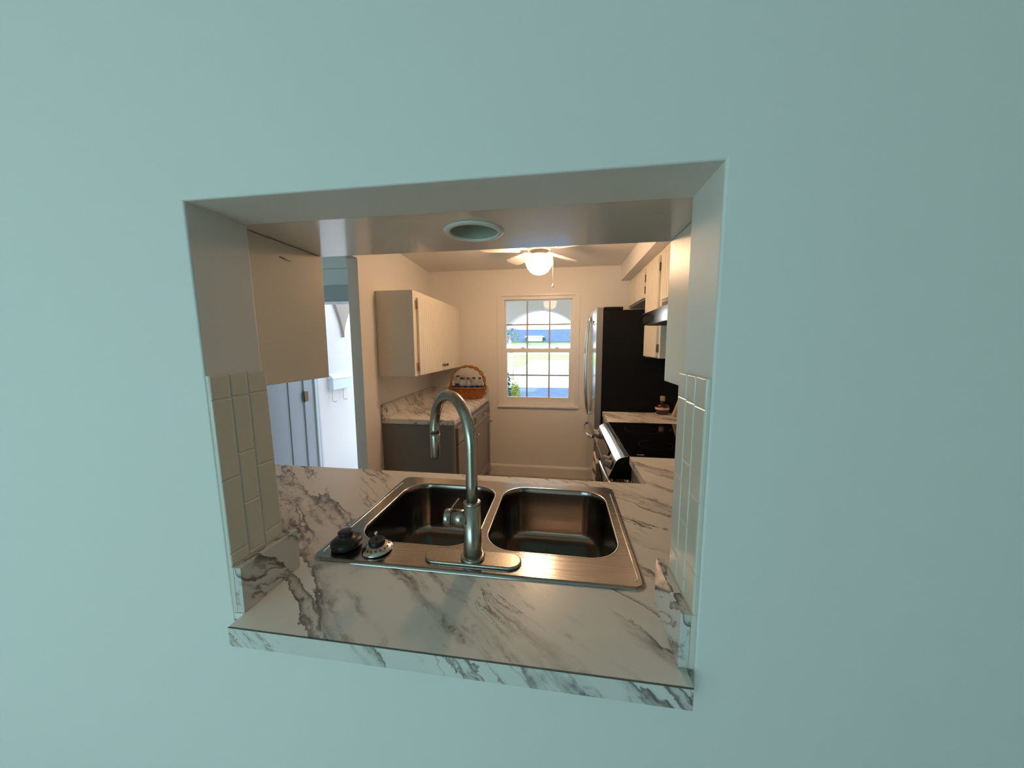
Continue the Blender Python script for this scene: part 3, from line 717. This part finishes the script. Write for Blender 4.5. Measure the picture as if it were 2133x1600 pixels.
# ------------------------------------------------------------------ refrigerator
FY0, FY1 = 2.336, 3.02
fr = thing('refrigerator', (.85, 2.68, FL), 'stainless french-door refrigerator with black sides', 'refrigerator')
bm = NB(); box(bm, .560, XR-.01, FY0, FY1, FL+.03, 1.750); box(bm, .60, XR-.05, FY0+.03, FY1-.03, FL, FL+.03); obj('body', bm, M_applside, fr, bevel=.003)
bm = NB(); box(bm, .562, .71, FY0+.002, FY0+.09, 1.7505, 1.776); obj('hinge_cover', bm, M_applside, fr, bevel=.004)
bm = NB(); box(bm, .562, .71, FY1-.09, FY1-.002, 1.7505, 1.776); obj('hinge_cover', bm, M_applside, fr, bevel=.004)
fm = (FY0+FY1)/2
def fdoor(name, y0_, y1_, z0_, z1_):
    bm = NB(); n = 14; yc, hw = (FY0+FY1)/2, (FY1-FY0)/2
    front = [(.503-.020*(1-(abs(y-yc)/hw)**2), y) for y in [y0_+(y1_-y0_)*i/n for i in range(n+1)]]
    fs = prism(bm, front+[(.556, y1_), (.556, y0_)], 'z', z0_, z1_, 1)
    for f in fs[2:2+n]: f.material_index = 0
    return obj(name, bm, [M_fridge, M_edge], fr, bevel=.005)
d1 = fdoor('door', FY0, fm-.002, .752, 1.772); d2 = fdoor('door', fm+.002, FY1, .752, 1.772); d3 = fdoor('freezer_drawer', FY0, FY1, FL+.07, .742)
def bowbar(y, z0_, z1_, par, yd=0):
    bm = NB(); n = 16; pts = []
    for i in range(n+1):
        t = i/n; b = sin(pi*t)**.6 if 0 < t < 1 else 0
        pts.append((.503-.030*b-.030, y, z0_+(z1_-z0_)*t))
    pts = [(.486, y, z0_)]+pts+[(.486, y, z1_)]
    tube(bm, pts, .012, 12); obj('handle', bm, M_appl, par)
bowbar(fm-.045, .83, 1.715, d1); bowbar(fm+.045, .83, 1.715, d2)
bm = NB(); pts = [(.494, FY0+.06, .672)]
for i in range(17):
    t = i/16; b = sin(pi*t)**.6 if 0 < t < 1 else 0
    pts.append((.503-.05*b-.014, FY0+.06+(FY1-FY0-.12)*t, .672))
pts.append((.494, FY1-.06, .672)); tube(bm, pts, .0135, 12); obj('handle', bm, M_appl, d3)
bm = NB(); box(bm, .486, .4925, FY0+.12, FY0+.17, 1.66, 1.672); obj('badge', bm, M_applside, d1)

# ------------------------------------------------------------------ range
ry0, ry1 = 1.146, 1.908
rg = thing('range', (.85, 1.53, FL), 'black and stainless slide-in electric range with front controls', 'range')
bm = NB(); box(bm, .575, XR-.02, ry0, ry1, FL+.02, .898); box(bm, .62, XR-.04, ry0+.03, ry1-.03, FL, FL+.02); obj('body', bm, M_applside, rg)
bm = NB(); bbox(bm, .557, XR-.006, ry0-.001, ry1+.001, .9, .917, .003); ck = obj('cooktop', bm, M_blackgl, rg)
bm = NB()
bars = [(0, .0014, .009), (.0035, .0012, .005), (.0035+.002, .0012, .005), (.0095, .0045, .0052), (.0155, .0012, .005), (.0185, .0046, .0054), (.0245, .0012, .005)]
for ox, w_, h_ in bars: box(bm, .602+ox*1.3, .602+(ox+w_)*1.3, 1.163, 1.163+h_*1.5, .9171, .9175)
obj('print', bm, M_mark, ck)
M_ring = mat('burner_print', (.03, .03, .03), .3)
for cx, cy, r in ((.74, 1.36, .09), (.74, 1.70, .105), (1.0, 1.36, .105), (1.0, 1.70, .08)):
    bm = NB()
    loft(bm, [[(cx+q*cos(2*pi*i/48), cy+q*sin(2*pi*i/48), .91715) for i in range(48)] for q in (r, r-.002)], smooth=False)
    obj('burner_ring', bm, M_ring, ck)
bm = NB(); prism(bm, [(.555, .900), (.555, .913), (.540, .9105), (.522, .9045), (.507, .8955), (.4965, .884), (.462, .800), (.470, .792), (.572, .792), (.572, .899)], 'y', ry0, ry1); 
for f in bm.faces:
    cc = f.calc_center_median(); ys = [v.co.y for v in f.verts]
    if max(ys)-min(ys) < 1e-6: f.material_index = 1
cp = obj('control_panel', bm, [M_trimsteel, M_applside], rg, bevel=.002)
# frame on the sloping face: u along y, v up the slope, n outward (-x)
sl = Vector((.496-.462, 0, .896-.800)).normalized(); nn = Vector((-sl.z, 0, sl.x)); pc = Vector((.479, 0, .848))
def slope_M(y, v=0): 
    c_ = pc+sl*v; return Matrix(((0, sl.x, nn.x, c_.x), (1, 0, 0, y), (0, sl.z, nn.z, c_.z), (0, 0, 0, 1)))
bm = NB(); M_ = slope_M((ry0+ry1)/2)
t_ = bmesh.new(); box(t_, -.20, .20, -.040, .034, .0008, .0024); merge(bm, t_, M=M_); obj('display', bm, M_disp, cp)
for ky in (ry0+.055, ry0+.125, ry1-.125, ry1-.055):
    bm = NB(); M_ = slope_M(ky)
    lathe(bm, [(.023, .001), (.023, .006), (.0195, .008), (.0185, .034), (.0165, .037), (.0, .0375)], M_, 24); kb = obj('knob', bm, M_edge, cp)
    bm = NB(); t_ = bmesh.new(); box(t_, -.003, .003, -.0165, .0165, .0376, .041); merge(bm, t_, M=M_); obj('pointer', bm, M_appl, kb)
bm = NB(); bbox(bm, .545, .574, ry0+.004, ry1-.004, .255, .786, .003); od = obj('oven_door', bm, M_appl, rg)
bm = NB(); box(bm, .5435, .5448, ry0+.07, ry1-.07, .33, .68); obj('oven_window', bm, M_blackgl, od)
HY = [ry0+.05+(ry1-ry0-.10)*i/12 for i in range(13)]
bm = NB(); hb_ = [(.546, HY[0], .748)]+[(.478-.012*sin(pi*i/12), HY[i], .748) for i in range(13)]+[(.546, HY[-1], .748)]
tube(bm, hb_, .0115, 12); obj('handle', bm, M_appl, od)
bm = NB(); bbox(bm, .548, .574, ry0+.004, ry1-.004, FL+.06, .247, .003); obj('storage_drawer', bm, M_appl, rg)
# towel over the oven handle
bm = NB(); tyc = 1.675; tw = .25; ns = 14; nl = 26
def tow(i, j, off):
    s_ = j/nl; y = tyc-tw/2+tw*i/ns
    bar = .478-.012*sin(pi*min(1, max(0, (y-HY[0])/(HY[-1]-HY[0]))))
    total = .72; L_ = s_*total-.30            # arclength, 0 on top of the bar
    r = .021+off
    if L_ < -pi*r/2: x, z = bar+r, .748+(L_+pi*r/2)
    elif L_ > pi*r/2: x, z = bar-r-.010*sin(7*(y-tyc)/tw)*min(1, (L_-.02)*5), .748-(L_-pi*r/2)
    else: a = pi/2-L_/r; x, z = bar+r*cos(a), .748+r*sin(a)
    return (x, y, z)
G = {}
for k, off in ((0, 0), (1, .004)):
    for i in range(ns+1):
        for j in range(nl+1): G[k, i, j] = bm.verts.new(tow(i, j, off))
for k in (0, 1):
    for i in range(ns):
        for j in range(nl):
            f = bm.faces.new((G[k, i, j], G[k, i+1, j], G[k, i+1, j+1], G[k, i, j+1])); f.material_index = (1 if (j % 3) == 1 else 0); f.smooth = True
for i in range(ns):
    for j in (0, nl): bm.faces.new((G[0, i, j], G[0, i+1, j], G[1, i+1, j], G[1, i, j]))
for j in range(nl):
    for i in (0, ns): bm.faces.new((G[0, i, j], G[0, i, j+1], G[1, i, j+1], G[1, i, j]))
tag(obj('dish_towel', bm, [M_towel1, M_towel2]), 'striped cream and dark dish towel hanging over the oven handle', 'towel')

# ------------------------------------------------------------------ things on the worktops
bx, by = -.755, 2.90
c = thing('wicker_basket', (bx, by, ZC), 'brown wicker basket with a hooped handle holding water bottles', 'basket')
def bl(ax, ay, z, n=48): return [(bx+ax*cos(2*pi*i/n)*(1 if abs(cos(2*pi*i/n)) < 2 else 1), by+ay*sin(2*pi*i/n), z) for i in range(n)]
def sq(ax, ay, z, n=72, e=.45, ph=0, amp=0):
    o = []
    for i in range(n):
        a = 2*pi*i/n; cx, sx = cos(a), sin(a); k = 1+amp*sin(n/6*a+ph)
        o.append((bx+ax*k*math.copysign(abs(cx)**e, cx), by+ay*k*math.copysign(abs(sx)**e, sx), z))
    return o
bm = NB(); lo = []
for i in range(17):
    t = i/16; lo.append(sq(.150+.042*t, .075+.025*t, ZC+.002+.112*t, 72, .5, pi*(i % 2), .032))
loft(bm, lo, capa=True, smooth=False)
lo = [sq(.186-.042*t, .094-.025*t, ZC+.114-.10*t, 72, .5) for t in (0, .5, 1)]
loft(bm, lo, capb=True, smooth=False); obj('body', bm, M_wicker, c)
bm = NB(); tube(bm, sq(.192, .1, ZC+.116, 72, .5), .008, 8, closed=True); tube(bm, [(x, y, z+.004*(1 if i % 2 else -1)) for i, (x, y, z) in enumerate(sq(.196, .104, ZC+.116, 72, .5))], .005, 6, closed=True); obj('rim', bm, M_wickerd, c)
bm = NB()
for ph in (0, pi):
    pts = []
    for i in range(49):
        a = pi*i/48; pts.append((bx-.186*cos(a)*(1 if True else 0)+.009*cos(9*a+ph), by+.008*sin(9*a+ph), ZC+.105+.232*sin(a)**.75+.008*cos(9*a+ph)))
    tube(bm, pts, .0085, 8)
obj('handle', bm, M_wickerd, c)
def bottle():
    r = thing('water_bottle', (0, 0, 0), '', 'bottle', 'water bottles in the wicker basket')
    bm = NB(); lathe(bm, [(.0, 0), (.029, 0), (.031, .006), (.031, .05), (.029, .055), (.031, .06), (.031, .118), (.028, .140), (.018, .165), (.0125, .175), (.0125, .182), (.0, .182)], None, 20); obj('body', bm, M_pet, r)
    bm = NB(); lathe(bm, [(.0318, .055), (.0318, .112)], None, 20, cap=False); obj('label', bm, M_blue, r)
    bm = NB(); lathe(bm, [(.0145, .1825), (.0145, .197), (.0, .197)], None, 16); obj('cap', bm, M_black, r)
    return r
def dup(r):
    n = r.copy(); COL.objects.link(n)
    for ch in list(r.children):
        k = ch.copy(); COL.objects.link(k); k.parent = n
    return n
b0 = bottle()
names = ['leftmost and tallest standing', 'second from the left', 'middle one', 'second from the right', 'rightmost, nearest the window']
for i, (dx, dy, dz) in enumerate(((-.115, .02, .024), (-.058, -.015, .004), (.012, -.02, .004), (.066, .0, .008), (.126, .015, .006))):
    o = b0 if i == 0 else dup(b0)
    o.location = (bx+dx, by+dy, ZC+.0165+dz); o['label'] = 'clear water bottle with dark cap in the wicker basket, %s' % names[i]

lx, ly = 1.025, 2.268
c = thing('liquor_bottle', (lx, ly, ZC), 'squat amber liquor bottle with cork on the short worktop by the fridge', 'bottle')
bm = NB(); lathe(bm, [(.0, .0005), (.042, .0005), (.049, .006), (.0515, .035), (.0525, .062), (.047, .078), (.026, .090), (.0155, .096), (.0145, .106), (.0, .106)], T(lx, ly, ZC), 36); obj('glass', bm, M_amber, c)
bm = NB(); lathe(bm, [(.0528, .040), (.0534, .058)], T(lx, ly, ZC), 36, cap=False); obj('label', bm, M_paper, c)
bm = NB(); lathe(bm, [(.0185, .1065), (.0185, .142), (.017, .145), (.0, .145)], T(lx, ly, ZC), 24); obj('stopper', bm, M_cork, c)
ms = T(1.070, 2.08, ZC+.002) @ Matrix.Rotation(radians(18), 4, 'Y') @ Matrix.Rotation(radians(12), 4, 'Z')
c = thing('wooden_sign', (1.070, 2.08, ZC), 'small pale wooden block sign leaning beside the amber bottle', 'sign')
bm = NB(); t_ = bmesh.new(); box(t_, -.035, .035, -.012, .012, .012, .14); merge(bm, t_, M=ms); obj('block', bm, M_wood, c, bevel=.002)
bm = NB()
for k, (u, z, a, l) in enumerate(((.0, .10, 20, .03), (.012, .075, 10, .028), (.004, .05, -8, .022), (.018, .045, 15, .02), (.016, .115, -10, .015))):
    t_ = bmesh.new(); box(t_, -.0022, .0022, -.0135, -.0125, -l/2, l/2); merge(bm, t_, M=ms @ T(u, 0, z) @ Matrix.Rotation(radians(a), 4, 'Y'))
obj('lettering', bm, M_ink, c)

# ------------------------------------------------------------------ ceiling fan with lamp
X, Y = .053, 1.95
fn = thing('ceiling_fan', (X, Y, CEIL), 'white five-blade ceiling fan with a lit dome lamp', 'ceiling fan')
bm = NB(); lathe(bm, [(.07, CEIL-.001), (.074, CEIL-.03), (.058, CEIL-.05), (.056, CEIL-.055)], T(X, Y, 0), 36); obj('canopy', bm, M_fan, fn)
bm = NB(); lathe(bm, [(.058, CEIL-.056), (.078, CEIL-.066), (.080, CEIL-.122), (.064, CEIL-.132), (.052, CEIL-.134), (.052, CEIL-.143), (.0, CEIL-.143)], T(X, Y, 0), 36); obj('motor', bm, M_fan, fn)
bm = NB(); lathe(bm, [(.05, CEIL-.1435), (.058, CEIL-.147), (.080, CEIL-.156), (.082, CEIL-.163)], T(X, Y, 0), 36); obj('lamp_fitter', bm, M_fan, fn)
bm = NB(); lathe(bm, [(.076, 2.096), (.088, 2.086), (.0955, 2.070), (.0965, 2.055), (.091, 2.034), (.080, 2.013), (.064, 1.993), (.044, 1.978), (.022, 1.9705), (.0, 1.969)], T(X, Y, 0), 40); obj('lamp_globe', bm, M_globe, fn)
for k in range(5):
    a = radians(54+72*k); Mb = T(X, Y, 2.140) @ Matrix.Rotation(a, 4, 'Z')
    bm = NB(); t_ = bmesh.new()
    poly = [(.135, -.042), (.30, -.058), (.39, -.060), (.412, -.05), (.42, -.03), (.42, .03), (.412, .05), (.39, .06), (.30, .058), (.135, .042)]
    prism(t_, poly, 'z', -.003, .003); merge(bm, t_, M=Mb @ Matrix.Rotation(radians(13), 4, 'X')); bd = obj('blade', bm, M_fan, fn, bevel=.0015)
    bm = NB(); t_ = bmesh.new()
    prism(t_, [(.075, -.012), (.12, -.014), (.17, -.030), (.185, -.02), (.19, 0), (.185, .02), (.17, .03), (.12, .014), (.075, .012)], 'z', .0035, .0075); merge(bm, t_, M=Mb @ Matrix.Rotation(radians(13), 4, 'X')); obj('blade_bracket', bm, M_fan, bd)
bm = NB(); tube(bm, [(X+.093, Y-.012, 2.10), (X+.0985, Y-.013, 2.06), (X+.0985, Y-.013, 1.905)], .0016, 6); pcn = obj('pull_chain', bm, M_fan, fn)
bm = NB(); lathe(bm, [(.0, 1.875), (.0055, 1.879), (.006, 1.889), (.0035, 1.9), (.0, 1.905)], T(X+.0985, Y-.013, 0), 12); obj('pull_knob', bm, M_fan, pcn)

# ------------------------------------------------------------------ outdoors
bm = NB(); box(bm, -1.3, 30, YF+.28, 5.2, -.5, 0.0); box(bm, -30, 30, 5.2, 34, -.5, 0.0); box(bm, -30, -1.3, YF+.28, 5.2, -.5, -.40); struct('ground_paving', bm, M_concrete, 'pale concrete porch floor and driveway', 'ground')
bm = NB(); box(bm, -30, 30, 5.2, 11.3, 0, .006); struct('ground_shadow', bm, mat('paving_shadow', (.085, .13, .21), .9, var=.15, vscale=3), 'dark strip of paving in front of the porch with the shadow painted in', 'ground')  # roof shadow on the driveway, painted as a thin dark blue slab
bm = NB(); box(bm, -45, 45, 34, 90, -.1, .01); struct('ground_lawn', bm, M_grass, 'lawn across the driveway', 'ground')
# a green verge at the left of the driveway
bm = NB(); box(bm, -16, -2.5, 22, 33, .0, .03); tag(obj('verge_grass', bm, M_grass), 'strip of green grass beyond the porch on the left', 'grass', kind='stuff')
# porch arcade
AX, AZ, AR, AY = -.09, 1.33, .66, 4.5
bm = NB(); n = 32
arc = [(AX+AR*cos(pi*i/n), AZ+AR*sin(pi*i/n)) for i in range(n+1)]
poly = [(2.9, 0), (2.9, 2.6), (-1.3, 2.6), (-1.3, 0), (AX-AR, 0)]+arc[::-1]+[(AX+AR, 0)]
prism(bm, poly, 'y', AY, AY+.26); struct('wall_porch', bm, M_stucco2, 'stucco porch wall with a round arch outside the window', 'wall')
bm = NB(); box(bm, -1.3, 3.2, YF+.28, 4.9, 2.6, 2.7); struct('ceiling_porch', bm, M_stucco, 'porch ceiling', 'ceiling')
bm = NB(); box(bm, -3.2, -2.98, YF+.28, 5.2, -.4, 2.6); struct('wall_porch_side', bm, M_stucco, 'pale stucco wall seen through the entry door', 'wall')
# arch shadow on that wall, built as a raised piece of darker stucco
bm = NB(); n = 12
poly = [(3.86, 2.3), (3.90, 2.05)]+[(3.90+.16*(1-(1-i/n)**1.6), 2.05-.455*(i/n)) for i in range(1, n+1)]+[(4.06+.22*(i/n)**1.8, 1.595+.455*(i/n)) for i in range(1, n+1)]+[(4.40, 2.3)]
prism(bm, poly, 'x', -2.98, -2.935); struct('arch_shadow', bm, mat('arch_shadow_stucco', (.40, .32, .26), .9, bump=.3, bscale=90), 'pointed arch shadow on the porch side wall, built in darker stucco', 'trim')
# roof over the building
bm = NB(); box(bm, -9, 9, -7, YF+.28, 2.76, 2.95); box(bm, -1.3, 9, YF+.28, 5.0, 2.76, 2.95); struct('roof', bm, M_shingle, 'roof over the apartment', 'roof')
# mailbox
c = thing('mailbox', (-2.94, 3.91, .86), 'white wall mailbox with two newspaper hooks by the entry door', 'mailbox')
bm = NB(); bbox(bm, -2.98, -2.90, 3.70, 4.13, .862, 1.01, .004); obj('body', bm, M_mail, c)
bm = NB(); prism(bm, [(-2.979, 1.011), (-2.892, 1.011), (-2.892, 1.018), (-2.915, 1.05), (-2.95, 1.072), (-2.979, 1.08)], 'y', 3.695, 4.135); obj('lid', bm, M_mail, c, bevel=.002)
for yk in (3.73, 3.97):
    bm = NB(); tube(bm, [(-2.945, yk, .861), (-2.945, yk, .72), (-2.935, yk, .695), (-2.91, yk+.01, .69), (-2.895, yk+.02, .705)], .006, 8); obj('hook', bm, M_wire, c)

# neighbour house across the lawn
c = thing('neighbor_house', (-3, 58, 0), 'long low house with dark roof across the street', 'house')
bm = NB(); box(bm, -26, 22, 57, 63, 0.01, 2.2); obj('house_wall', bm, M_housewall, c)
bm = NB(); prism(bm, [(55.9, 2.1), (56.1, 2.1), (60, 4.15), (63.9, 2.1), (64.1, 2.1), (60.3, 4.35), (59.7, 4.35)], 'x', -27, 23); 
prism(bm, [(56.0, 2.06), (64, 2.06), (60, 4.1)], 'x', -26.5, 22.5); obj('roof', bm, M_shingle, c)
bm = NB(); box(bm, -5.4, -2.9, 55.2, 57, 2.2, 2.9); prism(bm, [(-5.8, 2.9), (-2.5, 2.9), (-2.9, 3.1), (-5.4, 3.1)], 'y', 55.0, 57); obj('dormer', bm, mat('green_fascia', (.36, .55, .45), .8), c)
for xw in (-9.5, -6.2, -2.2, 1.2, 3.4, 6.5):
    bm = NB(); box(bm, xw, xw+1.5, 56.93, 56.99, .75, 1.85); ww = obj('window', bm, M_trim, c)
    bm = NB(); box(bm, xw+.12, xw+1.38, 56.90, 56.925, .87, 1.73); obj('pane', bm, M_glassdark, ww)

def leaves(bm, c, r, n, s, mi=0):
    for _ in range(n):
        while True:
            p = Vector((random.uniform(-1, 1), random.uniform(-1, 1), random.uniform(-1, 1)))
            if .35 < p.length < 1: break
        q = Vector((c[0]+p.x*r[0], c[1]+p.y*r[1], c[2]+p.z*r[2]))
        R3_ = Matrix.Rotation(random.uniform(0, 6.28), 4, 'Z') @ Matrix.Rotation(random.uniform(-1, 1), 4, 'X') @ Matrix.Rotation(random.uniform(-1, 1), 4, 'Y')
        k = s*random.uniform(.6, 1.2)
        bm.faces.new([bm.verts.new(q+R3_.to_3x3() @ Vector(u)) for u in ((-k, 0, 0), (0, -k*.45, k*.1), (k, 0, 0), (0, k*.45, k*.1))])
c = thing('shrub', (-1.05, 6.5, 0), 'dark narrow evergreen shrub at the left edge of the window', 'shrub')
bm = NB(); leaves(bm, (-1.05, 6.5, .55), (.22, .22, .55), 1500, .04); obj('foliage', bm, M_leafd, c, recalc=False)
bm = NB(); tube(bm, [(-1.05, 6.5, 0), (-1.05, 6.5, .7)], .02, 8); obj('stem', bm, M_bark, c)
c = thing('shrub', (-.80, 6.9, 0), 'yellow-green rounded shrub seen low in the window', 'shrub')
bm = NB(); leaves(bm, (-.80, 6.9, .34), (.14, .14, .33), 1100, .03); obj('foliage', bm, M_leafy, c, recalc=False)
bm = NB(); tube(bm, [(-.80, 6.9, 0), (-.80, 6.9, .4)], .012, 8); obj('stem', bm, M_bark, c)
c = thing('tree', (-1.93, 14, 0), 'slender tree on the left of the driveway', 'tree')
bm = NB(); tube(bm, [(-1.90, 14, 0), (-1.91, 14, .7), (-1.95, 14, 1.3), (-2.0, 14, 2.0)], [.10, .085, .08, .06], 10); obj('trunk', bm, M_bark, c)
bm = NB(); leaves(bm, (-1.9, 14, 1.95), (.42, .4, .38), 420, .05); leaves(bm, (-2.25, 14, 2.2), (.4, .4, .4), 350, .05); obj('foliage', bm, M_leaft, c, recalc=False)

# ------------------------------------------------------------------ light
wd = bpy.data.worlds.new('sky'); SC.world = wd; wd.use_nodes = True
bgn = wd.node_tree.nodes['Background']
tcw = wd.node_tree.nodes.new('ShaderNodeTexCoord'); sx = wd.node_tree.nodes.new('ShaderNodeSeparateXYZ'); rw = wd.node_tree.nodes.new('ShaderNodeValToRGB')
wd.node_tree.links.new(tcw.outputs['Generated'], sx.inputs[0]); wd.node_tree.links.new(sx.outputs['Z'], rw.inputs['Fac'])
rw.color_ramp.elements[0].position = .0; rw.color_ramp.elements[0].color = (.95, .98, 1, 1); rw.color_ramp.elements[1].position = .9; rw.color_ramp.elements[1].color = (.45, .68, 1, 1)
wd.node_tree.links.new(rw.outputs['Color'], bgn.inputs['Color'])
bgn.inputs['Strength'].default_value = 4.0

def light(name, typ, loc, rot, energy, col, **k):
    l = bpy.data.lights.new(name, typ); l.energy = energy; l.color = col
    for a, b in k.items(): setattr(l, a, b)
    o = bpy.data.objects.new(name, l); COL.objects.link(o); o.location = loc; o.rotation_euler = rot; return o
sun = light('sun', 'SUN', (0, -20, 20), (0, 0, 0), 9.0, (1, .95, .86), angle=radians(.6))
sun.rotation_euler = Vector((.12, 1, -.43)).to_track_quat('-Z', 'Y').to_euler()
# daylight entering by the living room window
light('living_window_daylight', 'AREA', ((LW0+LW1)/2, -4.36, (LZ0+LZ1)/2), (radians(90), 0, 0), 47, (.62, .985, 1.03), shape='RECTANGLE', size=LW1-LW0, size_y=LZ1-LZ0)

# ------------------------------------------------------------------ camera
cam = bpy.data.cameras.new('camera'); co = bpy.data.objects.new('camera', cam); COL.objects.link(co)
co.location = (.2184, -.556, 1.4618); co.rotation_euler = (1.4591, .0032, .1439)
cam.sensor_fit = 'HORIZONTAL'; cam.sensor_width = 36; cam.lens = 705.74/2133*36; cam.clip_start = .01; cam.clip_end = 300
SC.camera = co
vs = SC.view_settings; vs.view_transform = 'Standard'; vs.look = 'None'; vs.gamma = 1; vs.exposure = 0; vs.use_curve_mapping = False
